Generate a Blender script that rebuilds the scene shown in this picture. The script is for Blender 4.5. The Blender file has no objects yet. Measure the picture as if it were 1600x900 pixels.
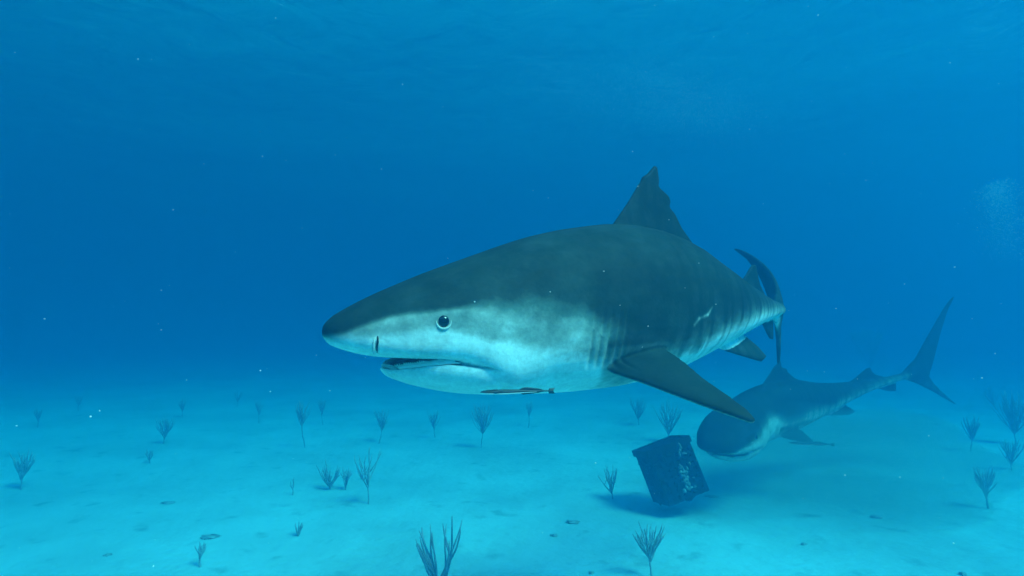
import bpy, math, random
import numpy as np
from mathutils import Vector, Matrix, noise
from mathutils.bvhtree import BVHTree

scene = bpy.context.scene
COL = scene.collection

# ------------------------------------------------------------------ camera
cam_d = bpy.data.cameras.new('camera')
cam = bpy.data.objects.new('camera', cam_d)
COL.objects.link(cam)
cam_d.sensor_width = 36.0
cam_d.lens = 36.0 * 850 / 1600
cam_d.clip_start = 0.02
cam_d.clip_end = 2000
cam.location = (0, 0, 1.4)
cam.rotation_euler = (math.radians(90) + math.atan(60 / 850), 0, 0)
scene.camera = cam

# ------------------------------------------------------------------ sky and sun
SUN_EL = math.radians(52)
SUN_AZ = Vector((0.82, -0.57))                 # horizontal direction towards the sun
world = bpy.data.worlds.new('World')
scene.world = world
world.use_nodes = True
wn = world.node_tree.nodes
wl = world.node_tree.links
bg = wn['Background']
sky = wn.new('ShaderNodeTexSky')
sky.sky_type = 'NISHITA'
sky.sun_disc = False
sky.sun_elevation = SUN_EL
sky.sun_rotation = math.atan2(SUN_AZ.x, SUN_AZ.y)
wl.new(sky.outputs[0], bg.inputs[0])
bg.inputs[1].default_value = 0.15

sun_d = bpy.data.lights.new('sun', 'SUN')
sun_d.energy = 5.0
sun_d.angle = math.radians(20)                 # the rippled surface spreads the sun
sun_d.color = (1.0, 0.86, 0.70)
sun = bpy.data.objects.new('sun', sun_d)
COL.objects.link(sun)
sun_dir = Vector((SUN_AZ.x * math.cos(SUN_EL), SUN_AZ.y * math.cos(SUN_EL), math.sin(SUN_EL)))
sun.rotation_euler = sun_dir.to_track_quat('Z', 'Y').to_euler()
sun.location = (0, 0, 20)

# ------------------------------------------------------------------ exposure, renderer
vs = scene.view_settings
vs.view_transform = 'Standard'
vs.look = 'None'
vs.exposure = 1.35
vs.gamma = 1.0
vs.use_curve_mapping = False
cy = scene.cycles
cy.use_denoising = True
cy.max_bounces = 6
cy.diffuse_bounces = 3
cy.glossy_bounces = 3
cy.transmission_bounces = 4
cy.volume_bounces = 2
cy.transparent_max_bounces = 12
cy.sample_clamp_indirect = 4.0
cy.caustics_reflective = False
cy.caustics_refractive = False

# ------------------------------------------------------------------ helpers
def tag(o, label=None, cat=None, group=None, kind=None):
    if label: o['label'] = label
    if cat: o['category'] = cat
    if group: o['group'] = group
    if kind: o['kind'] = kind
    return o

def mesh_obj(name, verts, faces, mat=None, parent=None, smooth=True):
    me = bpy.data.meshes.new(name)
    me.from_pydata([tuple(v) for v in verts], [], faces)
    if smooth:
        me.polygons.foreach_set('use_smooth', [True] * len(me.polygons))
    me.update()
    o = bpy.data.objects.new(name, me)
    COL.objects.link(o)
    if mat: me.materials.append(mat)
    if parent: o.parent = parent
    return o

class MB:
    """collects pieces of geometry for ONE mesh object"""
    def __init__(self): self.v = []; self.f = []
    def add(self, verts, faces):
        b = len(self.v)
        self.v.extend([tuple(map(float, p)) for p in verts])
        self.f.extend([tuple(i + b for i in f) for f in faces])
    def rings(self, rings, cap=True):
        n = len(rings[0]); vs_ = [p for r in rings for p in r]; fs = []
        for k in range(len(rings) - 1):
            for i in range(n):
                j = (i + 1) % n
                fs.append((k * n + i, k * n + j, (k + 1) * n + j, (k + 1) * n + i))
        if cap:
            fs.append(tuple(range(n - 1, -1, -1)))
            fs.append(tuple((len(rings) - 1) * n + i for i in range(n)))
        self.add(vs_, fs)
    def tube(self, pts, radii, n=6):
        pts = [Vector(p) for p in pts]; rings = []
        up = Vector((0.31, 0.95, 0.05)).normalized()
        for k, p in enumerate(pts):
            t = (pts[min(k + 1, len(pts) - 1)] - pts[max(k - 1, 0)]).normalized()
            a = t.cross(up)
            if a.length < 1e-3: a = t.cross(Vector((1, 0, 0)))
            a.normalize(); b = t.cross(a)
            rings.append([p + (a * math.cos(2 * math.pi * i / n) + b * math.sin(2 * math.pi * i / n)) * radii[k] for i in range(n)])
        self.rings(rings)
    def box(self, c, s, M=None):
        M = M or Matrix.Identity(3); c = Vector(c); q = []
        for x in (-1, 1):
            for y in (-1, 1):
                for z in (-1, 1):
                    q.append(M @ Vector((x * s[0] / 2, y * s[1] / 2, z * s[2] / 2)) + c)
        self.add(q, [(0, 1, 3, 2), (4, 6, 7, 5), (0, 4, 5, 1), (2, 3, 7, 6), (0, 2, 6, 4), (1, 5, 7, 3)])
    def blob(self, c, r, seed=0, amp=0.25, nu=12, nv=8, freq=1.6):
        vs_ = []; fs = []; c = Vector(c)
        for j in range(1, nv):
            th = math.pi * j / nv
            for i in range(nu):
                ph = 2 * math.pi * i / nu
                d = Vector((math.sin(th) * math.cos(ph), math.sin(th) * math.sin(ph), math.cos(th)))
                k = 1 + amp * noise.noise(d * freq + Vector((seed * 7.1, seed * 3.3, seed)))
                vs_.append(c + Vector((d.x * r[0], d.y * r[1], d.z * r[2])) * k)
        for j in range(nv - 2):
            for i in range(nu):
                i2 = (i + 1) % nu
                fs.append((j * nu + i, (j + 1) * nu + i, (j + 1) * nu + i2, j * nu + i2))
        top = len(vs_); vs_.append(c + Vector((0, 0, r[2]))); bot = len(vs_); vs_.append(c - Vector((0, 0, r[2])))
        for i in range(nu):
            i2 = (i + 1) % nu
            fs.append((top, i, i2)); fs.append((bot, (nv - 2) * nu + i2, (nv - 2) * nu + i))
        self.add(vs_, fs)
    def build(self, name, mat=None, parent=None, smooth=True):
        return mesh_obj(name, self.v, self.f, mat, parent, smooth)

def new_mat(name, color=(0.5, 0.5, 0.5), rough=0.6, spec=0.3):
    m = bpy.data.materials.new(name); m.use_nodes = True
    b = m.node_tree.nodes['Principled BSDF']
    b.inputs['Base Color'].default_value = (*color, 1)
    b.inputs['Roughness'].default_value = rough
    b.inputs['Specular IOR Level'].default_value = spec
    return m, m.node_tree.nodes, m.node_tree.links, b

def noisy_mat(name, c1, c2, scale=8, rough=0.7, bump=0.0, bscale=40, spec=0.25, coords='Object'):
    m, n, l, b = new_mat(name, c1, rough, spec)
    tc = n.new('ShaderNodeTexCoord'); nz = n.new('ShaderNodeTexNoise'); r = n.new('ShaderNodeValToRGB')
    nz.inputs['Scale'].default_value = scale; nz.inputs['Detail'].default_value = 5
    l.new(tc.outputs[coords], nz.inputs['Vector']); l.new(nz.outputs['Fac'], r.inputs[0])
    r.color_ramp.elements[0].position = 0.35; r.color_ramp.elements[1].position = 0.65
    r.color_ramp.elements[0].color = (*c1, 1); r.color_ramp.elements[1].color = (*c2, 1)
    l.new(r.outputs[0], b.inputs['Base Color'])
    if bump:
        n2 = n.new('ShaderNodeTexNoise'); bp = n.new('ShaderNodeBump')
        n2.inputs['Scale'].default_value = bscale; n2.inputs['Detail'].default_value = 4
        l.new(tc.outputs[coords], n2.inputs['Vector']); l.new(n2.outputs['Fac'], bp.inputs['Height'])
        bp.inputs['Strength'].default_value = bump; bp.inputs['Distance'].default_value = 0.01
        l.new(bp.outputs[0], b.inputs['Normal'])
    return m

# ------------------------------------------------------------------ materials
def sand_material():
    m, n, l, b = new_mat('sand', rough=0.95, spec=0.1)
    tc = n.new('ShaderNodeTexCoord')
    big = n.new('ShaderNodeTexNoise'); big.inputs['Scale'].default_value = 0.9; big.inputs['Detail'].default_value = 6
    big.inputs['Roughness'].default_value = 0.6
    spots = n.new('ShaderNodeTexNoise'); spots.inputs['Scale'].default_value = 5.5; spots.inputs['Detail'].default_value = 5
    r1 = n.new('ShaderNodeValToRGB'); r2 = n.new('ShaderNodeValToRGB')
    for t in (big, spots): l.new(tc.outputs['Object'], t.inputs['Vector'])
    l.new(big.outputs['Fac'], r1.inputs[0]); l.new(spots.outputs['Fac'], r2.inputs[0])
    r1.color_ramp.elements[0].position = 0.33; r1.color_ramp.elements[0].color = (0.36, 0.50, 0.46, 1)
    r1.color_ramp.elements[1].position = 0.62; r1.color_ramp.elements[1].color = (0.50, 0.71, 0.66, 1)
    r2.color_ramp.elements[0].position = 0.27; r2.color_ramp.elements[0].color = (0.45, 0.45, 0.42, 1)
    r2.color_ramp.elements[1].position = 0.40; r2.color_ramp.elements[1].color = (1, 1, 1, 1)
    mx = n.new('ShaderNodeMix'); mx.data_type = 'RGBA'; mx.blend_type = 'MULTIPLY'
    mx.inputs[0].default_value = 0.6
    l.new(r1.outputs[0], mx.inputs[6]); l.new(r2.outputs[0], mx.inputs[7])
    l.new(mx.outputs[2], b.inputs['Base Color'])
    f = n.new('ShaderNodeTexNoise'); f.inputs['Scale'].default_value = 14; f.inputs['Detail'].default_value = 8
    l.new(tc.outputs['Object'], f.inputs['Vector'])
    bp = n.new('ShaderNodeBump'); bp.inputs['Strength'].default_value = 0.5; bp.inputs['Distance'].default_value = 0.03
    l.new(f.outputs['Fac'], bp.inputs['Height']); l.new(bp.outputs[0], b.inputs['Normal'])
    return m

def water_surface_material():
    m = bpy.data.materials.new('water_surface'); m.use_nodes = True
    n = m.node_tree.nodes; l = m.node_tree.links
    n.remove(n['Principled BSDF'])
    out = n['Material Output']
    tr = n.new('ShaderNodeBsdfTransparent'); gl = n.new('ShaderNodeBsdfGlossy')
    gl.inputs['Roughness'].default_value = 0.2
    fr = n.new('ShaderNodeFresnel'); fr.inputs['IOR'].default_value = 1.33
    tc = n.new('ShaderNodeTexCoord')
    w1 = n.new('ShaderNodeTexNoise'); w1.inputs['Scale'].default_value = 2.2; w1.inputs['Detail'].default_value = 5
    w1.inputs['Roughness'].default_value = 0.55; w1.inputs['Distortion'].default_value = 0.6
    l.new(tc.outputs['Object'], w1.inputs['Vector'])
    bp = n.new('ShaderNodeBump'); bp.inputs['Strength'].default_value = 1.0; bp.inputs['Distance'].default_value = 0.028
    l.new(w1.outputs['Fac'], bp.inputs['Height'])
    for s in (fr, gl): l.new(bp.outputs[0], s.inputs['Normal'])
    mx = n.new('ShaderNodeMixShader')
    l.new(fr.outputs[0], mx.inputs[0]); l.new(tr.outputs[0], mx.inputs[1]); l.new(gl.outputs[0], mx.inputs[2])
    l.new(mx.outputs[0], out.inputs['Surface'])
    return m

def skin_material():
    """countershaded shark skin: attribute tone 0 = white belly ... 1 = dark back; canon = position along the straight body"""
    m, n, l, b = new_mat('shark_skin', rough=0.6, spec=0.05)
    at = n.new('ShaderNodeAttribute'); at.attribute_name = 'tone'
    ca = n.new('ShaderNodeAttribute'); ca.attribute_name = 'canon'
    mo = n.new('ShaderNodeAttribute'); mo.attribute_name = 'mouth'
    # ragged edge between the tones
    n1 = n.new('ShaderNodeTexNoise'); n1.inputs['Scale'].default_value = 13; n1.inputs['Detail'].default_value = 6
    n1.inputs['Roughness'].default_value = 0.65
    l.new(ca.outputs['Vector'], n1.inputs['Vector'])
    m1 = n.new('ShaderNodeMath'); m1.operation = 'SUBTRACT'; m1.inputs[1].default_value = 0.5
    l.new(n1.outputs['Fac'], m1.inputs[0])
    m2 = n.new('ShaderNodeMath'); m2.operation = 'MULTIPLY_ADD'; m2.inputs[1].default_value = 0.55
    l.new(m1.outputs[0], m2.inputs[0]); l.new(at.outputs['Fac'], m2.inputs[2])
    # stripes on the rear flank: bands along the body, bent by noise
    sp = n.new('ShaderNodeSeparateXYZ'); l.new(ca.outputs['Vector'], sp.inputs[0])
    wv = n.new('ShaderNodeTexWave'); wv.wave_type = 'BANDS'; wv.bands_direction = 'X'
    wv.inputs['Scale'].default_value = 4.3; wv.inputs['Distortion'].default_value = 6.0
    wv.inputs['Detail'].default_value = 2; wv.inputs['Detail Scale'].default_value = 2.2
    sc_ = n.new('ShaderNodeVectorMath'); sc_.operation = 'MULTIPLY'; sc_.inputs[1].default_value = (1, 0.15, 0.4)
    l.new(ca.outputs['Vector'], sc_.inputs[0]); l.new(sc_.outputs[0], wv.inputs['Vector'])
    st = n.new('ShaderNodeMapRange'); st.inputs[1].default_value = 0.55; st.inputs[2].default_value = 0.95
    l.new(wv.outputs['Fac'], st.inputs[0])
    sm = n.new('ShaderNodeMapRange'); sm.interpolation_type = 'SMOOTHSTEP'
    sm.inputs[1].default_value = 0.95; sm.inputs[2].default_value = 1.25; sm.inputs[4].default_value = 0.15
    l.new(sp.outputs['X'], sm.inputs[0])
    stm = n.new('ShaderNodeMath'); stm.operation = 'MULTIPLY'
    l.new(st.outputs[0], stm.inputs[0]); l.new(sm.outputs[0], stm.inputs[1])
    m3 = n.new('ShaderNodeMath'); m3.operation = 'ADD'
    l.new(m2.outputs[0], m3.inputs[0]); l.new(stm.outputs[0], m3.inputs[1])
    r = n.new('ShaderNodeValToRGB'); e = r.color_ramp.elements
    e[0].position = 0.0; e[0].color = (0.88, 0.87, 0.82, 1)
    e[1].position = 1.0; e[1].color = (0.016, 0.036, 0.031, 1)
    for p, c in ((0.18, (0.85, 0.83, 0.77)), (0.36, (0.40, 0.42, 0.37)), (0.56, (0.12, 0.175, 0.15)), (0.80, (0.034, 0.056, 0.052))):
        q = e.new(p); q.color = (*c, 1)
    l.new(m3.outputs[0], r.inputs[0])
    # mottling, scars
    n2 = n.new('ShaderNodeTexNoise'); n2.inputs['Scale'].default_value = 5; n2.inputs['Detail'].default_value = 9
    n2.inputs['Roughness'].default_value = 0.7
    l.new(ca.outputs['Vector'], n2.inputs['Vector'])
    r2 = n.new('ShaderNodeValToRGB'); r2.color_ramp.elements[0].position = 0.3; r2.color_ramp.elements[1].position = 0.7
    r2.color_ramp.elements[0].color = (0.68, 0.68, 0.68, 1); r2.color_ramp.elements[1].color = (1.25, 1.25, 1.25, 1)
    l.new(n2.outputs['Fac'], r2.inputs[0])
    mx = n.new('ShaderNodeMix'); mx.data_type = 'RGBA'; mx.blend_type = 'MULTIPLY'; mx.inputs[0].default_value = 1
    l.new(r.outputs[0], mx.inputs[6]); l.new(r2.outputs[0], mx.inputs[7])
    n4 = n.new('ShaderNodeTexNoise'); n4.inputs['Scale'].default_value = 70; n4.inputs['Detail'].default_value = 5
    n4.inputs['Roughness'].default_value = 0.75
    l.new(ca.outputs['Vector'], n4.inputs['Vector'])
    r4 = n.new('ShaderNodeValToRGB'); r4.color_ramp.elements[0].position = 0.3; r4.color_ramp.elements[1].position = 0.7
    r4.color_ramp.elements[0].color = (0.84, 0.84, 0.84, 1); r4.color_ramp.elements[1].color = (1.12, 1.12, 1.12, 1)
    l.new(n4.outputs['Fac'], r4.inputs[0])
    mg = n.new('ShaderNodeMix'); mg.data_type = 'RGBA'; mg.blend_type = 'MULTIPLY'; mg.inputs[0].default_value = 1
    l.new(mx.outputs[2], mg.inputs[6]); l.new(r4.outputs[0], mg.inputs[7]); mx = mg
    mm = n.new('ShaderNodeMix'); mm.data_type = 'RGBA'; mm.inputs[7].default_value = (0.07, 0.035, 0.032, 1)
    l.new(mo.outputs['Fac'], mm.inputs[0]); l.new(mx.outputs[2], mm.inputs[6])
    l.new(mm.outputs[2], b.inputs['Base Color'])
    n3 = n.new('ShaderNodeTexNoise'); n3.inputs['Scale'].default_value = 90; n3.inputs['Detail'].default_value = 3
    l.new(ca.outputs['Vector'], n3.inputs['Vector'])
    bp = n.new('ShaderNodeBump'); bp.inputs['Strength'].default_value = 0.25; bp.inputs['Distance'].default_value = 0.004
    l.new(n3.outputs['Fac'], bp.inputs['Height']); l.new(bp.outputs[0], b.inputs['Normal'])
    return m

M_SAND = sand_material()
M_WATER = water_surface_material()
M_SKIN = skin_material()
M_EYE = new_mat('eye_black', (0.006, 0.006, 0.008), 0.12, 0.5)[0]
M_LID = noisy_mat('eyelid_white', (0.55, 0.54, 0.5), (0.66, 0.65, 0.6), 60, 0.5)
M_TOOTH = new_mat('tooth', (0.8, 0.76, 0.66), 0.35, 0.5)[0]
M_GUM = noisy_mat('gum', (0.84, 0.66, 0.60), (0.88, 0.74, 0.68), 50, 0.5)
M_SLIT = new_mat('nostril_dark', (0.02, 0.02, 0.02), 0.8, 0.1)[0]
M_CORAL = noisy_mat('soft_coral', (0.36, 0.33, 0.33), (0.55, 0.52, 0.50), 25, 0.9, 0.5, 120)
M_CRATE = noisy_mat('crate_plastic', (0.006, 0.007, 0.012), (0.018, 0.020, 0.022), 14, 0.65, 0.4, 60)
M_BAIT = noisy_mat('bait_flesh', (0.006, 0.006, 0.008), (0.03, 0.028, 0.026), 11, 0.7, 0.8, 30)
M_SCRAP = noisy_mat('pale_fish_skin', (0.08, 0.09, 0.09), (0.42, 0.43, 0.40), 45, 0.4, 0.5, 60)
M_ROCK = noisy_mat('encrusted_rock', (0.32, 0.33, 0.30), (0.52, 0.53, 0.48), 20, 0.9, 0.8, 40)
M_SNOW = new_mat('drifting_particle', (0.85, 0.85, 0.82), 0.7, 0.3)[0]
M_REM_D = noisy_mat('remora_dark', (0.03, 0.034, 0.034), (0.06, 0.065, 0.062), 40, 0.45)
M_REM_W = noisy_mat('remora_pale', (0.7, 0.7, 0.66), (0.8, 0.8, 0.76), 40, 0.45)

# ------------------------------------------------------------------ the setting: sand, surface, water
def graded(n, ext, core):
    """coordinates dense near 0 and sparse far away"""
    t = np.linspace(-1, 1, n)
    return np.sinh(t * core) / math.sinh(core) * ext

def seabed_height(x, y):
    d = math.hypot(x, y)
    k = 1.0 / (1 + (d / 45) ** 2)
    h = 0.10 * noise.noise(Vector((x * 0.22, y * 0.22, 1.3))) + 0.035 * noise.noise(Vector((x * 0.9, y * 0.9, 5.1))) \
        + 0.014 * noise.noise(Vector((x * 2.8, y * 2.8, 9.1)))
    return h * k

def sheet(name, nx, ny, ext, hfun, mat):
    X = graded(nx, ext, 4.6); Y = graded(ny, ext, 4.6) + 4.0
    v = [(x, y, hfun(x, y)) for y in Y for x in X]
    f = [(j * nx + i, j * nx + i + 1, (j + 1) * nx + i + 1, (j + 1) * nx + i) for j in range(ny - 1) for i in range(nx - 1)]
    return mesh_obj(name, v, f, mat)

SURF_Z = 4.0
seabed = tag(sheet('seabed', 261, 261, 240, seabed_height, M_SAND), 'pale sandy seabed stretching away into blue haze', 'seabed', kind='structure')
surf = tag(sheet('water_surface', 201, 201, 240,
                 lambda x, y: SURF_Z + 0.05 * noise.noise(Vector((x * 0.35, y * 0.5, 2.2))), M_WATER),
           'rippled underside of the sea surface along the top', 'water surface', kind='structure')

mbx = MB(); mbx.box((0, 4, (SURF_Z + 0.4 - 1.4) / 2), (520, 520, SURF_Z + 0.4 + 1.4))
haze = mbx.build('haze', None, None, False)
tag(haze, 'blue sea water that fades far things', 'water', kind='stuff')
hm = bpy.data.materials.new('sea_water'); hm.use_nodes = True
hn = hm.node_tree.nodes; hl = hm.node_tree.links
hn.remove(hn['Principled BSDF'])
pv = hn.new('ShaderNodeVolumePrincipled')
# red is swallowed first, then green; blue is scattered
pv.inputs['Color'].default_value = (0.002, 0.114, 0.230, 1)
pv.inputs['Density'].default_value = 0.6
pv.inputs['Absorption Color'].default_value = (0.04, 0.60, 0.775, 1)
pv.inputs['Anisotropy'].default_value = 0.68
hl.new(pv.outputs[0], hn['Material Output'].inputs['Volume'])
haze.data.materials.append(hm)

# ------------------------------------------------------------------ sharks
def interp(tab, s): return float(np.interp(s, [p[0] for p in tab], [p[1] for p in tab]))

TOP = [(0, -.060), (.004, -.048), (.01, -.038), (.03, -.019), (.06, 0), (.1, .023), (.15, .049), (.2, .072), (.25, .095), (.3, .117), (.4, .157),
       (.5, .196), (.6, .235), (.7, .268), (.8, .294), (.9, .315), (1, .332), (1.1, .338), (1.2, .335), (1.3, .322), (1.4, .297),
       (1.5, .258), (1.6, .222), (1.7, .190), (1.8, .163), (1.9, .142), (2, .122), (2.1, .105), (2.2, .093), (2.3, .088), (2.4, .085), (2.5, .083), (2.62, .085)]
BOT = [(0, -.066), (.004, -.078), (.01, -.087), (.02, -.099), (.03, -.106), (.06, -.118), (.1, -.13), (.14, -.137), (.17, -.139), (.2, -.140), (.25, -.143),
       (.3, -.149), (.35, -.158), (.4, -.178), (.45, -.222), (.5, -.256), (.56, -.266), (.6, -.270), (.7, -.275), (.8, -.275), (.9, -.272), (1, -.267),
       (1.1, -.255), (1.2, -.241), (1.3, -.214), (1.4, -.187), (1.5, -.157), (1.6, -.128), (1.7, -.105), (1.8, -.083), (1.9, -.062),
       (2, -.042), (2.1, -.025), (2.2, -.012), (2.3, -.002), (2.4, .005), (2.5, .010), (2.62, .015)]
WID = [(0, .006), (.004, .032), (.01, .052), (.03, .088), (.06, .118), (.1, .148), (.2, .19), (.35, .228), (.6, .275), (.9, .295), (1.2, .285), (1.6, .22),
       (2, .13), (2.3, .075), (2.52, .05), (2.62, .035)]
SIL = [(.17, -.170), (.175, -.182), (.185, -.195), (.2, -.205), (.25, -.224), (.3, -.238), (.35, -.249), (.4, -.257), (.5, -.266), (.6, -.262), (.7, -.24)]
LIP = [(.17, -.166), (.175, -.164), (.185, -.163), (.2, -.159), (.25, -.149), (.28, -.145), (.31, -.142), (.35, -.146), (.4, -.156), (.45, -.17), (.55, -.19), (.7, -.22)]
SEAM = [(.26, -.147), (.3, -.148), (.35, -.155), (.4, -.166), (.46, -.178)]
JW = [(.17, .02), (.175, .042), (.185, .068), (.2, .094), (.25, .150), (.28, .175), (.31, .190), (.35, .199), (.4, .212), (.45, .212), (.5, .205), (.6, .18), (.7, .12)]
EDGE1 = [(0, -.075), (.03, -.069), (.06, -.059), (.1, -.040), (.15, -.023), (.2, -.012), (.25, -.007), (.3, -.002), (.35, .008), (.4, .016), (.5, .020), (.6, .016),
         (.7, .004), (.8, -.06), (.9, -.125), (1, -.125), (1.1, -.10), (1.2, -.075), (1.4, -.03), (1.6, .01), (1.8, .045), (2, .052), (2.3, .058), (2.5, .06), (3.6, -2)]
EDGE2 = [(0, -.085), (.03, -.082), (.1, -.078), (.2, -.064), (.3, -.058), (.4, -.088), (.5, -.099), (.6, -.128), (.7, -.15), (.78, -.172), (.84, -.255), (.98, -.255), (1.07, -.18),
         (1.2, -.11), (1.4, -.06), (1.6, -.015), (1.8, .024), (2, .032), (2.3, .038), (2.5, .04), (3.6, -2.1)]

def sgnpow(c, p): return math.copysign(abs(c) ** p, c)

def body_ring(s, w, zt, zb, n=40, pt=2.1, pb=2.3, mid=0.45):
    zc = zb + (zt - zb) * mid
    r = []
    for i in range(n):
        a = 2 * math.pi * i / n
        c, t = math.cos(a), math.sin(a)
        p = pt if t >= 0 else pb
        y = w * sgnpow(c, 2 / p)
        z = zc + ((zt - zc) if t >= 0 else (zc - zb)) * sgnpow(t, 2 / p)
        r.append((s, y, z))
    return r

def fin(mb, secs, normal, n=8):
    """secs: (leading edge point, trailing edge point, thickness), root to tip"""
    nv = Vector(normal).normalized(); rings = []
    for le, te, th in secs:
        le, te = Vector(le), Vector(te); up = []; dn = []
        for k in range(n + 1):
            u = k / n
            h = th * 0.5 * (math.sqrt(max(0, u)) * 1.9 * (1 - u) + 0.42 * u * (1 - 0.35 * u) + 0.10) + .0025
            p = le.lerp(te, u)
            up.append(p + nv * h); dn.append(p - nv * h)
        rings.append(up + dn[::-1])
    mb.rings(rings)

def make_shark_mesh(opt):
    mb = MB()
    ss = [0, .004, .01, .02, .03, .045, .06, .08, .1, .13, .16, .2, .25, .3, .35, .4, .45, .5, .56] + list(np.arange(.62, 2.56, .06)) + [2.62]
    g = opt.get('mouth', 1.0)
    rings = []
    for s in ss:
        rings.append(body_ring(s, interp(WID, s), interp(TOP, s), interp(BOT, s), pb=float(np.interp(s, [0, .12, .22, .40, .60], [3, 3.8, 6.0, 5.5, 2.4])), mid=.45 - .10 * max(0, 1 - s / .5)))
    mb.rings(rings)
    # lower jaw, open at the front
    rings = []
    for s in [.17, .175, .185, .2, .22, .25, .28, .32, .36, .4, .45, .5, .55, .6, .65, .7]:
        w, zb, lip = interp(JW, s), interp(SIL, s), interp(LIP, s)
        up = (1 - g) * max(0, interp(BOT, s) - lip - .004) if s < .4 else 0
        lip += up; zb += up * .8
        r = []
        for i in range(20):                         # underside
            a = math.pi + math.pi * i / 20
            r.append((s, w * sgnpow(math.cos(a), .85), (lip - .012) + (zb - lip + .012) * abs(math.sin(a)) ** .85))
        for i in range(21):                         # hollow floor of the mouth between rounded lips
            y = 1 - 2 * i / 20
            r.append((s, w * y, lip - .012 + .012 * (1 - abs(y) ** 6) - min(.03, w * .22) * (1 - (abs(y)) ** 3) * (1 if s < .45 else 0)))
        rings.append(r)
    mb.rings(rings)
    # first dorsal, with a torn hind edge
    fin(mb, [((1.02, 0, .28), (1.50, 0, .22), .07), ((1.055, 0, .345), (1.55, 0, .285), .045), ((1.09, 0, .39), (1.45, 0, .37), .036), ((1.13, 0, .44), (1.41, 0, .43), .03), ((1.145, 0, .46), (1.375, 0, .455), .028),
             ((1.165, 0, .49), (1.385, 0, .48), .026), ((1.19, 0, .525), (1.372, 0, .505), .024), ((1.205, 0, .54), (1.31, 0, .535), .022),
             ((1.215, 0, .565), (1.315, 0, .57), .02), ((1.25, 0, .585), (1.31, 0, .59), .018), ((1.262, 0, .60), (1.308, 0, .605), .016), ((1.285, 0, .625), (1.303, 0, .626), .012)], (0, 1, 0))
    if 'dorsal' in opt:
        base = len(mb.v) - 18 * 12
        mb.v[base:] = [(p[0] + opt.get('dorsal_shift', 0), p[1], .28 + (p[2] - .28) * opt['dorsal']) for p in mb.v[base:]]
    # second dorsal, anal fin
    fin(mb, [((1.86, 0, .09), (2.24, 0, .05), .03), ((1.91, 0, .145), (2.28, 0, .10), .024), ((1.98, 0, .185), (2.18, 0, .165), .018), ((2.04, 0, .225), (2.15, 0, .22), .016), ((2.09, 0, .258), (2.14, 0, .258), .012)], (0, 1, 0))
    fin(mb, [((2.16, 0, .02), (2.40, 0, .03), .03), ((2.20, 0, -.03), (2.40, 0, -.02), .022), ((2.27, 0, -.075), (2.40, 0, -.075), .018), ((2.34, 0, -.115), (2.40, 0, -.12), .012)], (0, 1, 0))
    # caudal fin: horizontal slices from the tip of the lower lobe to the tip of the upper
    cu = opt.get('tail_up', 1.0); cl = opt.get('tail_low', 1.0)
    c0 = .05
    sl = [(-.27, 2.735, 2.775, .012), (-.21, 2.675, 2.765, .016), (-.13, 2.60, 2.76, .022), (-.05, 2.53, 2.78, .03), (.0, 2.47, 2.81, .05), (.05, 2.45, 2.86, .07),
          (.09, 2.48, 2.92, .06), (.14, 2.60, 2.97, .045), (.20, 2.73, 3.03, .034), (.27, 2.88, 3.10, .028), (.34, 3.02, 3.18, .024), (.40, 3.14, 3.25, .02), (.44, 3.23, 3.32, .018), (.47, 3.31, 3.37, .014), (.485, 3.36, 3.39, .012)]
    secs = []
    for z, a, b, th in sl:
        z2 = c0 + (z - c0) * (cu if z > c0 else cl)
        cs = opt.get('tail_len', .84)
        if a > 2.6: a = 2.6 + (a - 2.6) * cs
        if b > 2.6: b = 2.6 + (b - 2.6) * cs
        if z < .02: a += opt.get('low_back', 0) * (.02 - z) / .29; b += opt.get('low_back', 0) * (.02 - z) / .29
        secs.append(((a, 0, z2), (b, 0, z2), th))
    fin(mb, secs, (0, 1, 0))
    # pectorals and pelvics
    PN = opt.get('pectoral', [((.80, .14, -.16), (1.03, .14, -.13), .06), ((.815, .26, -.19), (1.035, .26, -.13), .05), ((.845, .36, -.215), (1.015, .36, -.165), .038),
                              ((.88, .46, -.245), (.995, .46, -.212), .03), ((.912, .54, -.27), (.995, .54, -.25), .024), ((.945, .605, -.292), (.99, .605, -.28), .018), ((.97, .635, -.305), (.985, .635, -.302), .012)])
    PF = opt.get('pectoral_far', PN)
    fin(mb, PN, (0, .25, 1))
    fin(mb, [((a[0], -a[1], a[2]), (b[0], -b[1], b[2]), t) for a, b, t in PF], (0, -.25, 1))
    for sg in (1, -1):
        fin(mb, [((1.52, sg * .08, -.12), (1.78, sg * .05, -.07), .04), ((1.57, sg * .12, -.15), (1.80, sg * .09, -.105), .026), ((1.66, sg * .145, -.175), (1.83, sg * .12, -.14), .02), ((1.77, sg * .165, -.20), (1.86, sg * .145, -.185), .014)], (0, sg * .8, 1))
    if 'slim' in opt:                               # a slimmer animal: trunk and fins together
        f = slimness(np.array([p[0] for p in mb.v]), opt)
        mb.v = [(p[0], p[1] * k, p[2] * k) for p, k in zip(mb.v, f)]
    o = mb.build('shark_union')
    md = o.modifiers.new('union', 'REMESH'); md.mode = 'VOXEL'; md.voxel_size = opt.get('voxel', .0046)
    ms = o.modifiers.new('soften', 'SMOOTH'); ms.factor = .5; ms.iterations = 14
    dg = bpy.context.evaluated_depsgraph_get()
    me = bpy.data.meshes.new_from_object(o.evaluated_get(dg))
    old = o.data
    bpy.data.objects.remove(o); bpy.data.meshes.remove(old)
    return me

def smooth01(x): x = np.clip(x, 0, 1); return x * x * (3 - 2 * x)

def slimness(s, opt):
    return 1 - (1 - opt.get('slim', 1.0)) * smooth01((s - .18) / .5) * smooth01((2.75 - s) / .4)

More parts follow.
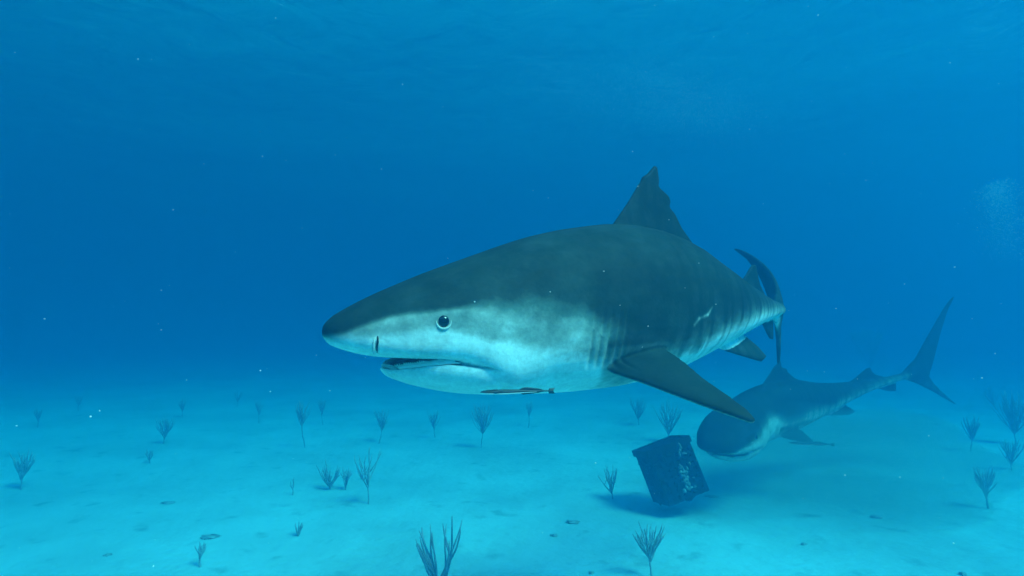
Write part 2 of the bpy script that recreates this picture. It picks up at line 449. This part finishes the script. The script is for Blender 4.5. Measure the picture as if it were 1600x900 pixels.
GILLS = [.735, .765, .795, .825, .852]
def skin_attributes(me, opt):
    nv = len(me.vertices)
    co = np.empty(nv * 3); me.vertices.foreach_get('co', co); co = co.reshape(-1, 3)
    no = np.empty(nv * 3); me.vertices.foreach_get('normal', no); no = no.reshape(-1, 3)
    s, y, z = co.T
    sl = slimness(s, opt)
    y, z = y / sl, z / sl
    # gill slits: shallow curved grooves on both flanks
    gslit = np.zeros(nv)
    for k, g in enumerate(GILLS):
        c = g + .05 * ((z + .10) / .12) ** 2 * .25 + .012 * (z + .1)
        prof = np.exp(-((s - c) / .0065) ** 2) * smooth01((.105 - np.abs(z + .09)) / .04) * (np.abs(y) > .16)
        gslit = np.maximum(gslit, prof)
    co2 = co - no * (gslit * .006)[:, None]
    # an old pale scar on the left flank
    e1 = np.interp(s, [p[0] for p in EDGE1], [p[1] for p in EDGE1])
    e2 = np.interp(s, [p[0] for p in EDGE2], [p[1] for p in EDGE2])
    soft = .012 + .075 * smooth01((s - .32) / .25)
    up1 = smooth01((z - e1) / (2 * soft) + .5)
    soft2 = .02 + .02 * smooth01((s - .4) / .3)
    up2 = smooth01((z - e2) / (2 * soft2) + .5)
    tone = .10 + .30 * up2 + .55 * up1 + opt.get('darker', 0) * (up2 > .3)
    if 'edge_drop' in opt:
        ed = e1 - opt['edge_drop'] * (1 - smooth01((s - .12) / .5)) + .075 * smooth01((s - .40) / .4) * smooth01((1.6 - s) / .4)
        tone = .26 + .62 * smooth01((z - ed) / (.05 + .13 * smooth01((s - .15) / .3)) + .5)
    # fins are dark above; their undersides pale
    half = np.interp(s, [p[0] for p in WID], [p[1] for p in WID])
    pec = smooth01((np.abs(y) - half + .06) / .04) * smooth01((-.075 - z) / .05) * (s > .79) * (s < 1.25)
    tone = tone * (1 - pec) + pec * (.45 + .6 * smooth01((no[:, 2] + .55) / .5))
    zb = np.interp(s, [p[0] for p in BOT], [p[1] for p in BOT])
    pel = smooth01((np.abs(y) - .05) / .03) * (s > 1.5) * (s < 1.9) * (z < zb - .012)
    tone = tone * (1 - pel) + pel * .92
    an = (s > 2.1) * (s < 2.45) * smooth01((zb - .012 - z) / .02)
    tone = tone * (1 - an) + an * .92
    cau = (s > 2.5) * smooth01((s - 2.52) / .06)
    lowl = np.where(z < -.02, .75, .9)
    tone = tone * (1 - cau) + cau * lowl
    tone = tone + gslit * np.where(tone > .5, -.06, .08)
    if opt.get('scar'):
        for (a, b) in (((1.16, -.045), (1.185, -.022)), ((1.185, -.022), (1.235, -.008)), ((1.235, -.008), (1.265, .018))):
            ax, az = a; bx, bz = b
            t = np.clip(((s - ax) * (bx - ax) + (z - az) * (bz - az)) / ((bx - ax) ** 2 + (bz - az) ** 2), 0, 1)
            d = np.hypot(s - ax - t * (bx - ax), z - az - t * (bz - az))
            k = np.exp(-(d / .0065) ** 2) * (y > .1)
            tone = tone * (1 - .6 * k) + .6 * k * .15
    lip = np.interp(s, [p[0] for p in LIP], [p[1] for p in LIP])
    jw = np.interp(s, [p[0] for p in JW], [p[1] for p in JW])
    inside = (s > .198) * (s < .47) * (np.abs(y) < jw - .024) * (z > lip - .045) * (z < lip + .04) * (s < .33)
    uw = np.interp(s, [p[0] for p in BOT], [p[1] for p in BOT])
    mouth = inside * np.where(no[:, 2] > 0, z < lip - .006, (z < uw + .03) * (z > lip + .002)) * 1.0
    seam = np.interp(s, [p[0] for p in SEAM], [p[1] for p in SEAM])
    sm = np.exp(-((z - seam) / .0036) ** 2) * smooth01((s - .25) / .03) * smooth01((.462 - s) / .05) * (np.abs(y) > half * .6)
    co2 = co2 - no * (sm * .007)[:, None]
    mouth = np.maximum(mouth, sm * .6)
    me.vertices.foreach_set('co', co2.ravel())
    for nm, val in (('tone', np.clip(tone, 0, 1)), ('mouth', mouth)):
        a = me.attributes.new(nm, 'FLOAT', 'POINT'); a.data.foreach_set('value', val.astype(np.float32))
    a = me.attributes.new('canon', 'FLOAT_VECTOR', 'POINT'); a.data.foreach_set('vector', co.astype(np.float32).ravel())
    return co2

class Spine:
    """bends the straight body along a curve through the water"""
    def __init__(self, p0, ks, ka, kz=None, scale=1.0, roll=None):
        self.sc = scale
        self.S = np.linspace(-.1, 3.7, 761)
        self.a = np.radians(np.interp(self.S, ks, ka))
        k = np.ones(41) / 41
        self.a = np.convolve(np.pad(self.a, 20, 'edge'), k, 'valid')
        ds = (self.S[1] - self.S[0]) * scale
        x = np.concatenate([[0], np.cumsum(np.cos(self.a[:-1]) * ds)]); y = np.concatenate([[0], np.cumsum(np.sin(self.a[:-1]) * ds)])
        i0 = int(np.argmin(np.abs(self.S)))
        self.x = x - x[i0] + p0[0]; self.y = y - y[i0] + p0[1]
        self.z = np.full_like(x, 1.45) if kz is None else np.interp(self.S, [p[0] for p in kz], [p[1] for p in kz])
        if kz is not None: self.z = np.convolve(np.pad(self.z, 20, 'edge'), k, 'valid')
        self.roll = np.zeros_like(x) if roll is None else np.radians(np.interp(self.S, [p[0] for p in roll], [p[1] for p in roll]))
    def __call__(self, P):
        P = np.atleast_2d(np.asarray(P, float)); s, y, z = P[:, 0], P[:, 1] * self.sc, P[:, 2] * self.sc
        a = np.interp(s, self.S, self.a); ro = np.interp(s, self.S, self.roll)
        y, z = y * np.cos(ro) - z * np.sin(ro), y * np.sin(ro) + z * np.cos(ro)
        return np.stack([np.interp(s, self.S, self.x) + y * np.sin(a), np.interp(s, self.S, self.y) - y * np.cos(a), np.interp(s, self.S, self.z) + z], 1)

def bend_object(o, sp):
    me = o.data; n = len(me.vertices)
    co = np.empty(n * 3); me.vertices.foreach_get('co', co)
    me.vertices.foreach_set('co', sp(co.reshape(-1, 3)).ravel()); me.update()

def make_shark(label, opt, sp, group):
    me = make_shark_mesh(opt)
    skin_attributes(me, opt)
    me.name = 'shark'
    nv = len(me.vertices); co = np.empty(nv * 3); me.vertices.foreach_get('co', co); co = co.reshape(-1, 3)
    bvh = BVHTree.FromPolygons([Vector(c) for c in co], [tuple(p.vertices) for p in me.polygons])
    root = bpy.data.objects.new('shark', me); COL.objects.link(root)
    me.materials.clear(); me.materials.append(M_SKIN)
    me.polygons.foreach_set('use_smooth', [True] * len(me.polygons))
    tag(root, label, 'shark', group)
    for sg in (1, -1):
        es, ez = opt.get('eye', (.287, -.036))
        hit = bvh.ray_cast(Vector((es, sg, ez)), Vector((0, -sg, 0)))
        p = hit[0]; nrm = hit[1]
        ux = Vector((1, 0, 0)) - nrm * nrm.x; ux.normalize(); uz = nrm.cross(ux); 
        if uz.z < 0: uz = -uz
        def P(a, b, c): return p + ux * a + uz * b + nrm * c
        e = MB()
        R = .0165; vs_ = []; 
        rr = []
        for j in range(9):
            t = j / 8 * math.pi / 2
            rr.append([P(R * math.cos(t) * math.cos(q), R * 1.05 * math.cos(t) * math.sin(q) , -.004 + .010 * math.sin(t)) if j < 8 else P(.0004 * math.cos(q), .0004 * math.sin(q), .006) for q in np.linspace(0, 2 * math.pi, 24, endpoint=False)])
        e.rings(rr)
        eo = e.build('eye', M_EYE, root)
        if opt.get('plain_eye'):
            bend_object(eo, sp); continue
        lid = MB(); pts = []; rad = []
        for q in np.linspace(math.radians(-185), math.radians(5), 26):          # pale lower lid, thickest below
            pts.append(P((R + .0035) * math.cos(q), (R * 1.05 + .0035) * math.sin(q), .0005)); rad.append(.0008 + .0030 * max(0, -math.sin(q)) ** .8)
        lid.tube(pts, rad, 8)
        lo = lid.build('eyelid', M_LID, eo)
        hit = bvh.ray_cast(Vector((.118, sg, -.100)), Vector((0, -sg, 0)))
        p = hit[0]; nrm = hit[1]
        ux = Vector((1, 0, 0)) - nrm * nrm.x; ux.normalize(); uz = nrm.cross(ux)
        if uz.z < 0: uz = -uz
        nb = MB(); nb.tube([P(.002, .026, 0), P(.004, .010, .002), P(.003, -.006, .001), P(.005, -.022, 0)], [.0015, .003, .0028, .001], 8)
        fl = nb.build('nostril', M_SLIT, root)
        nb = MB(); nb.tube([P(-.004, .022, 0), P(-.006, .006, .003), P(-.005, -.012, .003), P(-.004, -.026, .001)], [.0012, .0038, .0038, .0015], 8)
        f2 = nb.build('nostril_flap', M_LID, fl)
        for o in (eo, lo, fl, f2): bend_object(o, sp)
    if opt.get('teeth'):
        gm = MB(); teeth = []
        path = []
        for sg in (1, -1):
            half = []
            for s in np.linspace(.188, .34, 17):
                w = interp(JW, s)
                half.append(Vector((s + .006, sg * max(.0, w - .007), interp(LIP, s) - .008)))
            path = (half[::-1] if sg == 1 else path) if sg == 1 else path + half
        gm.tube(path, [.001, .003, .004, .005, .006] + [.0065] * (len(path) - 10) + [.006, .005, .004, .003, .001], 8)
        go = gm.build('gum', M_GUM, root)
        rng = random.Random(4)
        for i in range(2, len(path) - 2):
            for f in (0, .5):
                q = path[i].lerp(path[i + 1], f); t = (path[i + 1] - path[i - 1]).normalized()
                h = .010 + rng.random() * .004
                base = [q + t * .0045 + Vector((0, 0, .004)), q - t * .0045 + Vector((0, 0, .004))]
                nn = Vector((t.y, -t.x, 0)) * .002
                tm = MB(); teeth.append(tm)
                tm.add([base[0] + nn, base[0] - nn, base[1] - nn, base[1] + nn, q + t * .002 + Vector((0, 0, h))], [(0, 1, 2, 3), (0, 4, 1), (1, 4, 2), (2, 4, 3), (3, 4, 0)])
        for o in [go] + [t_.build('tooth', M_TOOTH, go, False) for t_ in teeth]: bend_object(o, sp)
    bend_object(root, sp)
    return root

spine_a = Spine((-.54, 1.55), [0, .5, 1.0, 1.5, 2.0, 2.5, 2.8, 3.1, 3.5], [27, 28, 31, 37, 44, 55, 75, 105, 125])
make_shark('large tiger shark in the foreground, mouth ajar, dark back, white jaw and pale scar', dict(scar=True, teeth=True, dorsal=.94), spine_a, 'sharks')

PN2 = [((.80, .14, -.16), (1.03, .14, -.13), .06), ((.83, .24, -.20), (1.06, .24, -.15), .05), ((.90, .30, -.24), (1.10, .29, -.19), .036),
       ((.99, .34, -.275), (1.13, .33, -.245), .026), ((1.08, .37, -.30), (1.15, .365, -.285), .018), ((1.13, .38, -.31), (1.155, .38, -.305), .012)]
spine_b = Spine((1.50, 4.15), [0, .5, 1.0, 1.5, 2.2, 2.6, 3.2], [50, 46, 30, 19, 12, 8, 3], [(-.1, .55), (0, .57), (.5, .61), (1.0, .64), (1.5, .68), (2.0, .78), (2.5, .88), (3.0, .93), (3.7, .95)], 1.1)
make_shark('smaller hazy shark behind the crate, nosing low over the sand, tail raised', dict(voxel=.0075, mouth=.55, tail_up=1.5, tail_len=.55, slim=.70, low_back=.30, dorsal_shift=-.16, dorsal=.85, edge_drop=.05, plain_eye=True, pectoral=PN2), spine_b, 'sharks')

# ------------------------------------------------------------------ remoras
def remora(label, loc, yaw, L, pitch=0):
    def ring(s, w, zt, zb): return body_ring(s, w, zt, zb, 16, 2, 2, .5)
    mb = MB()
    pr = [(0, .004, .004, -.003), (.03, .026, .014, -.014), (.08, .042, .022, -.026), (.18, .05, .034, -.040), (.3, .05, .042, -.045), (.45, .044, .040, -.038), (.6, .034, .032, -.026), (.75, .022, .022, -.016), (.88, .012, .014, -.01), (.93, .009, .013, -.011)]
    mb.rings([ring(*p) for p in pr])
    fin(mb, [((.50, 0, .03), (.86, 0, .012), .012), ((.56, 0, .062), (.80, 0, .04), .008), ((.60, 0, .075), (.68, 0, .065), .006)], (0, 1, 0))
    fin(mb, [((.52, 0, -.025), (.84, 0, -.010), .012), ((.57, 0, -.055), (.78, 0, -.03), .008)], (0, 1, 0))
    fin(mb, [((.90, 0, -.012), (.98, 0, -.012), .012), ((.91, 0, 0), (.97, 0, 0), .012), ((.90, 0, .012), (.98, 0, .012), .012)], (0, 1, 0))
    fin(mb, [((.92, 0, -.045), (1.0, 0, -.05), .008), ((.91, 0, 0), (.975, 0, 0), .008), ((.92, 0, .045), (1.0, 0, .05), .008)], (0, 1, 0))
    for sg in (1, -1):
        fin(mb, [((.17, sg * .045, -.004), (.21, sg * .045, -.008), .010), ((.22, sg * .085, .012), (.27, sg * .08, .008), .007), ((.27, sg * .105, .026), (.30, sg * .10, .024), .004)], (0, .3, 1))
    root = mb.build('remora', M_REM_D)
    b = MB(); b.rings([ring(p[0], p[1] * .93, p[2] * .0 - .004, p[3] * 1.12) for p in pr[1:8]])
    bl = b.build('belly', M_REM_W, root)
    d = MB()
    d.rings([ring(s, w, z + .006, z - .006) for s, w, z in ((.015, .008, .012), (.04, .022, .019), (.1, .03, .029), (.18, .03, .038), (.23, .012, .041))])
    for k in range(9): d.box((.045 + .018 * k, 0, .024 + .0018 * k + .004), (.005, .044, .006))
    dk = d.build('suction_disc', M_REM_D, root)
    for sg in (1, -1):
        e = MB(); e.blob((.085, sg * .040, .004), (.008, .006, .008), 1, 0)
        e.build('eye', M_EYE, root)
    root.location = loc; root.rotation_euler = (0, pitch, yaw); root.scale = (L, L * .8, L * .74)
    tag(root, label, 'remora', 'remoras')
    return root

remora('thin dark remora with a white underside, clinging below the big shark\'s throat', (-.089, 1.535, 1.2165), math.radians(10), .215)
remora('faint slender remora beside the pale belly of the shark behind the crate', (2.30, 4.60, .435), math.radians(4), .40, math.radians(3))

# ------------------------------------------------------------------ crate with bait
CR = Vector((1.252, 4.40, .268))
cm = Matrix.Rotation(math.radians(11), 3, 'Z') @ Matrix.Rotation(math.radians(-17.5), 3, 'Y') @ Matrix.Rotation(math.radians(-12), 3, 'X')
crate = bpy.data.objects.new('crate', None); COL.objects.link(crate)
crate.location = CR; crate.rotation_euler = cm.to_euler()
tag(crate, 'dark overgrown plastic crate tilted on the sand beside the second shark', 'crate')
W_, D_, H_ = .34, .32, .42
def lattice(w, h, t, nx, ny, bar):
    """one moulded grid panel in the XZ plane, bars butted, slightly uneven with growth"""
    mb = MB(); rng = random.Random(nx * 31 + ny)
    for i in range(nx + 1):
        x = -w / 2 + bar / 2 + (w - bar) * i / nx
        mb.box((x, 0, 0), (bar, t, h))
    for j in range(ny + 1):
        z = -h / 2 + bar / 2 + (h - bar) * j / ny
        mb.box((0, 0, z), (w, t - .006, bar))
    for k in range(26):
        mb.blob((rng.uniform(-w / 2, w / 2), -t / 2, rng.uniform(-h / 2, h / 2)), (rng.uniform(.008, .028), rng.uniform(.006, .014), rng.uniform(.008, .028)), k, .5, 8, 6)
    return mb
def panel(w, h, loc, rz, nx, ny):
    o = lattice(w, h, .02, nx, ny, .03).build('side_panel', M_CRATE, crate, False)
    o.location = loc; o.rotation_euler = (0, 0, rz)
panel(W_, H_, (0, -D_ / 2, 0), 0, 6, 8)
panel(W_, H_, (0, D_ / 2, 0), math.pi, 6, 8)
panel(D_ - .022, H_, (-W_ / 2 + .01, 0, 0), -math.pi / 2, 6, 8)
panel(D_ - .022, H_, (W_ / 2 - .01, 0, 0), math.pi / 2, 6, 8)
mb = MB()
for (c, s) in (((0, -D_ / 2 - .012, H_ / 2 - .02), (W_ + .03, .014, .05)), ((0, D_ / 2 + .012, H_ / 2 - .02), (W_ + .03, .014, .05)),
               ((-W_ / 2 - .008, 0, H_ / 2 - .02), (.014, D_ + .008, .05)), ((W_ / 2 + .008, 0, H_ / 2 - .02), (.014, D_ + .008, .05))): mb.box(c, s)
mb.build('rim', M_CRATE, crate, False)
mb = MB(); mb.box((0, 0, -H_ / 2 + .012), (W_ - .045, D_ - .022, .02)); mb.build('floor_panel', M_CRATE, crate, False)
mb = MB(); mb.box((0, 0, H_ / 2 - .012), (W_ - .045, D_ - .022, .018)); mb.build('lid', M_CRATE, crate, False)
mb = MB()
rng = random.Random(5)
for k in range(24):
    mb.blob((rng.uniform(-.11, .11), rng.uniform(-.12, .12), rng.uniform(-.17, .15)), (rng.uniform(.05, .08), rng.uniform(.04, .07), rng.uniform(.06, .09)), k, .5, 12, 8)
bait = mb.build('fish_bait', M_BAIT); bait.location = CR; bait.rotation_euler = cm.to_euler()
tag(bait, 'dark heap of fish bait packed inside the tilted crate', 'bait')
def scrap(label, pts, seed):
    mb = MB(); rng = random.Random(seed)
    for (x, z, rx, rz) in pts:
        mb.blob((x, -D_ / 2 - .012, z), (rx, .012, rz), seed + int(x * 900), .7, 12, 8, 3)
    o = mb.build('bait_scrap', M_SCRAP); o.location = CR; o.rotation_euler = cm.to_euler()
    tag(o, label, 'bait scrap', 'pale bait scraps caught in the crate')
rs = random.Random(9)
scrap('pale streak of fish skin caught near the crate\'s top edge', [(.085 - .03 * t + rs.gauss(0, .006), .18 - .075 * t, .008 + .004 * rs.random(), .014) for t in (0, .2, .4, .6, .8, 1)] + [(.085, .105, .014, .008), (.10, .10, .009, .007)], 3)
scrap('pale mottled lump of fish poking through the crate\'s front middle', [(.03 + rs.gauss(0, .022), rs.uniform(-.15, .03), .005 + .010 * rs.random(), .005 + .012 * rs.random()) for k in range(46)], 7)

# ------------------------------------------------------------------ soft corals
def coral_mesh(seed, h, spread, n, thick=.011, trunk=.3, lean=0.0, flat=.45):
    """candelabra soft coral: short trunk that forks again and again into upright rods"""
    rng = random.Random(seed); mb = MB()
    def rod(p, d, length, r, depth):
        k = 6; pts = [Vector(p)]; q = Vector(p); dd = Vector(d).normalized()
        for i in range(k):
            dd = (dd + Vector((rng.uniform(-.17, .17), rng.uniform(-.17, .17), .12))).normalized()
            q = q + dd * length / k
            pts.append(q.copy())
        rad = [r * (1 + .12 * rng.uniform(-1, 1)) * (1 - .25 * i / k) for i in range(k + 1)]; rad[-1] *= .55
        mb.tube(pts, rad, 6)
        return pts, dd
    tp, td = rod((0, 0, -.03), (lean, 0, 1), h * trunk + .03, thick * 1.35, 0)
    tips = []
    for i in range(n):
        a = rng.uniform(0, 2 * math.pi); e = math.sqrt((i + .6) / n)
        dx = spread * e * math.cos(a); dy = spread * e * math.sin(a) * flat * 2
        if n <= 4: dx = spread * (-1 + 2 * i / max(1, n - 1)) * rng.uniform(.75, 1)
        st = tp[-1] if i % 3 else tp[-2]
        L = h * (1 - trunk) * rng.uniform(.7, 1.0) * (1 - .12 * e)
        pts, d2 = rod(st, (dx / h * 1.7 + lean, dy / h * 1.7, .75), L, thick * rng.uniform(.75, 1.05), 1)
        for _ in range(rng.choice((0, 1, 1, 2))):
            j = rng.randint(1, 3); sgn = rng.choice((-1, 1))
            rod(pts[j], (sgn * .55 + d2.x * .3, rng.uniform(-.3, .3), .8), L * (1 - j / 6) * rng.uniform(.6, .95), thick * .75, 2)
    return mb

CORAL_GROUP = 'soft corals growing on the sand'
def coral(label, x, y, seed, h, spread, n, thick=.011, trunk=.3, lean=0.0):
    o = coral_mesh(seed, h, spread, n, thick, trunk, lean).build('sea_rod', M_CORAL)
    o.location = (x, y, seabed_height(x, y)); o.rotation_euler = (0, 0, seed * .37 % .6 - .3)
    tag(o, label, 'soft coral', CORAL_GROUP, 'thing')

CORALS = [
 # label, px of base, py of base, seed, height px, half spread px, rods, thickness factor, trunk
 ('bushy dark soft coral at the far left edge of the sand', 33, 766, 1, 66, 18, 12, 1, .25),
 ('compact fan-shaped soft coral standing alone, second from the left', 255, 693, 2, 46, 14, 13, 1, .2),
 ('tiny soft coral tuft just in front of the compact left fan', 235, 724, 3, 24, 6, 6, 1, .2),
 ('slim soft coral with a long bare stalk, left of the shark\'s snout', 477, 699, 4, 78, 14, 9, .9, .5),
 ('faint leaning coral fan below the big shark\'s chin', 592, 694, 5, 60, 16, 12, .9, .35),
 ('forked V-shaped coral with open bare arms on the left sand', 575, 788, 6, 92, 26, 6, 1.1, .3),
 ('low spreading coral clump left of the forked V-shaped coral', 517, 765, 7, 48, 26, 9, 1, .1),
 ('small upright coral tuft touching the forked coral\'s left side', 541, 766, 8, 42, 8, 6, 1, .1),
 ('narrow faint coral fan under the big shark\'s jaw', 680, 684, 9, 48, 14, 9, .9, .3),
 ('wide dense coral fan on a thin stalk below the remora', 752, 700, 10, 76, 30, 22, .8, .35),
 ('single short coral stick in the left middle sand', 457, 774, 11, 32, 3, 2, .8, .3),
 ('short stubby coral stick near the lower left sand', 313, 886, 12, 38, 6, 4, 1, .3),
 ('spiky coral with long bare rods at the lower right centre', 1020, 905, 14, 92, 30, 10, .9, .3),
 ('coral tuft rising right behind the dark crate', 1040, 690, 15, 70, 26, 14, .9, .2),
 ('pale blurred coral left of the dark crate', 958, 780, 16, 56, 28, 8, .8, .2),
 ('small rounded coral fan right of the far shark\'s tail', 1517, 706, 17, 58, 16, 14, .9, .35),
 ('pointed narrow coral near the lower right edge', 1545, 795, 18, 68, 15, 10, 1.1, .3),
 ('tall dark coral thicket at the right edge', 1588, 694, 19, 88, 24, 24, 1.1, .2),
 ('dim coral clump in front of the right edge thicket', 1580, 735, 20, 56, 24, 10, .8, .2),
 ('very faint coral stalk in haze between the two left fans', 405, 662, 21, 40, 8, 7, 1, .4),
 ('faint coral silhouette far off behind the compact left fan', 285, 652, 22, 34, 9, 8, 1, .3),
 ('faint far coral near the left edge haze', 58, 668, 23, 34, 10, 8, 1, .3),
 ('faint far coral standing left of the compact fan', 122, 642, 24, 30, 10, 8, 1, .3),
 ('hazy far coral straight below the shark\'s white throat', 826, 668, 25, 46, 8, 6, 1, .4),
 ('hazy far coral bush behind and left of the crate', 998, 664, 26, 48, 16, 12, 1, .2),
 ('far dim coral pair of rods in the left blue', 370, 636, 27, 30, 10, 8, 1, .3),
 ('small coral tuft in the lower left middle sand', 468, 838, 28, 24, 8, 6, .9, .1),
 ('hazy coral left of the far shark\'s tail stem', 1338, 604, 30, 26, 10, 8, 1, .2),
 ('hazy far coral above the small right coral fan', 1556, 640, 31, 40, 14, 10, 1, .2),
 ('faint far coral straight under the big shark\'s snout tip', 505, 664, 32, 44, 10, 8, 1, .4),
]
CAMP = (850.0, math.atan(60 / 850))
def ground_at(px, py):
    """a spot on the sand, worked out from the photograph's perspective"""
    v = (450 - py) / CAMP[0]; t = CAMP[1]
    dy = math.cos(t) - v * math.sin(t); dz = math.sin(t) + v * math.cos(t); dx = (px - 800) / CAMP[0]
    k = -1.4 / dz
    for _ in range(4): k = (seabed_height(dx * k, dy * k) - 1.4) / dz
    return dx * k, dy * k
for lab, px, py, seed, hp, sp_, n, th, tr in CORALS:
    x, y = ground_at(px, py); sc = y / CAMP[0]
    coral(lab, x, y, seed, hp * sc * 1.05, sp_ * sc * 1.25, int(n * 1.4 + .5), .0055 * th, tr)
x, y = ground_at(690, 952)
coral('nearest soft coral with thick bare upright rods at the bottom edge', x, y, 41, .54, .19, 9, .0072, .12)

x, y = ground_at(1368, 592)
o = coral_mesh(55, 1.55, .52, 46, .032, .3).build('sea_fan', M_CORAL); o.location = (x, y, 0)
tag(o, 'dim blurred sea fan in the far blue behind the raised tail', 'sea fan')

# ------------------------------------------------------------------ small lumps on the sand
RUBBLE = [
 ('flat dark scrap of rubble left of centre on the sand', 262, 786, .05, .012), ('thin dark scrap of rubble in the lower left sand', 328, 839, .06, .012),
 ('small rubble piece near the lower left corner', 168, 868, .02, .016), ('dark rubble pair right of the crate on the sand', 1370, 808, .045, .014),
 ('half-buried pebble at the lower right', 1257, 851, .022, .016), ('rubble bits below and left of the crate', 895, 816, .05, .012),
 ('low tuft of rubble under the sand\'s centre', 866, 838, .024, .022), ('dark lump at the bottom right edge', 1505, 898, .022, .02),
 ('small stone below the far shark\'s tail', 1465, 664, .05, .03), ('dark chip lying right of the crate foot', 1112, 776, .05, .014),
 ('dark stub poking from the sand at the bottom centre', 924, 897, .016, .022)]
for i, (lab, px, py, r, h) in enumerate(RUBBLE):
    x, y = ground_at(px, py); mb = MB(); rng = random.Random(i); r *= .85; h *= .7
    mb.blob((0, 0, h * .3), (r, r * .7, h * .7), i, 1.1, 18, 11, 3.2)
    for k in range(3): mb.blob((rng.uniform(-r, r) * 1.1, rng.uniform(-r, r) * .6, h * .2), (r * .4, r * .35, h * .7), i + k * 9, .6, 10, 7, 2.2)
    o = mb.build('rubble', M_ROCK); o.location = (x, y, seabed_height(x, y))
    tag(o, lab, 'rubble', 'bits of rubble on the sand', 'thing')

# ------------------------------------------------------------------ drifting particles, bubbles
rng = random.Random(11); mb = MB()
for k in range(380):
    d = rng.uniform(.7, 5.0); px = rng.uniform(-.98, .98) * d; pz = 1.4 + rng.uniform(-.5, .62) * d
    if pz < .1 or pz > SURF_Z - .2: continue
    r = rng.choice((.0006, .0007, .0008, .0010, .0015)) * (.5 + .4 * d)
    mb.blob((px, d, pz), (r * rng.uniform(.7, 1.5), r, r * rng.uniform(.6, 1.1)), k, .5, 6, 4)
tag(mb.build('drifting_particles', M_SNOW), 'tiny pale particles drifting in the blue water', 'particles', kind='stuff')

bm_, bn, bl_, bb = new_mat('bubble', (0.9, 0.95, 1.0), 0.08, 0.8)
mb = MB(); rng = random.Random(21)
for k in range(2600):
    t = rng.random() ** 1.3; wd = .10 + .30 * t
    x = 5.42 + .10 * t + rng.gauss(0, wd * .30); y = 6.0 + rng.gauss(0, .12); z = 2.98 - .85 * t + rng.gauss(0, .04)
    r = rng.uniform(.0022, .0048) * (1.3 - .6 * t)
    mb.blob((x, y, z), (r, r, r * .8), k, .1, 5, 3)
tag(mb.build('bubble_plume', bm_), 'faint pale plume of tiny bubbles at the right edge', 'bubbles', kind='stuff')

mb = MB(); rng = random.Random(33)  # fine bubbles added to imitate the soft light patches and sun shafts overhead
for k in range(10000):
    t = rng.random(); c = rng.choice(((0, 0), (0, 0), (-1.1, .25), (.55, -.35)))
    x = 1.02 + .75 * t + c[0] * .8 + rng.gauss(0, .17); z = 3.62 - .50 * t + c[1] * .4 + rng.gauss(0, .10); y = 4.6 + rng.gauss(0, .25)
    if z > SURF_Z - .12: continue
    r = rng.uniform(.0008, .0017)
    mb.blob((x, y, z), (r, r, r * .8), k, .1, 5, 3)
tag(mb.build('light_patch_bubbles', bm_), 'fine bubbles added to stand in for soft light patches in the upper right water', 'bubbles', kind='stuff')

# stirred-up sand hanging round the second shark
mb = MB()
mb.blob((2.70, 4.50, .30), (1.30, .75, .46), 12, .3, 40, 24, 1.6)
sed = mb.build('sediment_cloud')
tag(sed, 'murky cloud of stirred-up sand around the second shark', 'sediment', kind='stuff')
sm_ = bpy.data.materials.new('sediment'); sm_.use_nodes = True
sm_.node_tree.nodes.remove(sm_.node_tree.nodes['Principled BSDF'])
pv2 = sm_.node_tree.nodes.new('ShaderNodeVolumePrincipled')
pv2.inputs['Color'].default_value = (0.30, 0.40, 0.38, 1)
pv2.inputs['Absorption Color'].default_value = (0.25, 0.3, 0.25, 1)
pv2.inputs['Density'].default_value = 1.0
pv2.inputs['Anisotropy'].default_value = 0.4
sm_.node_tree.links.new(pv2.outputs[0], sm_.node_tree.nodes['Material Output'].inputs['Volume'])
sed.data.materials.append(sm_)
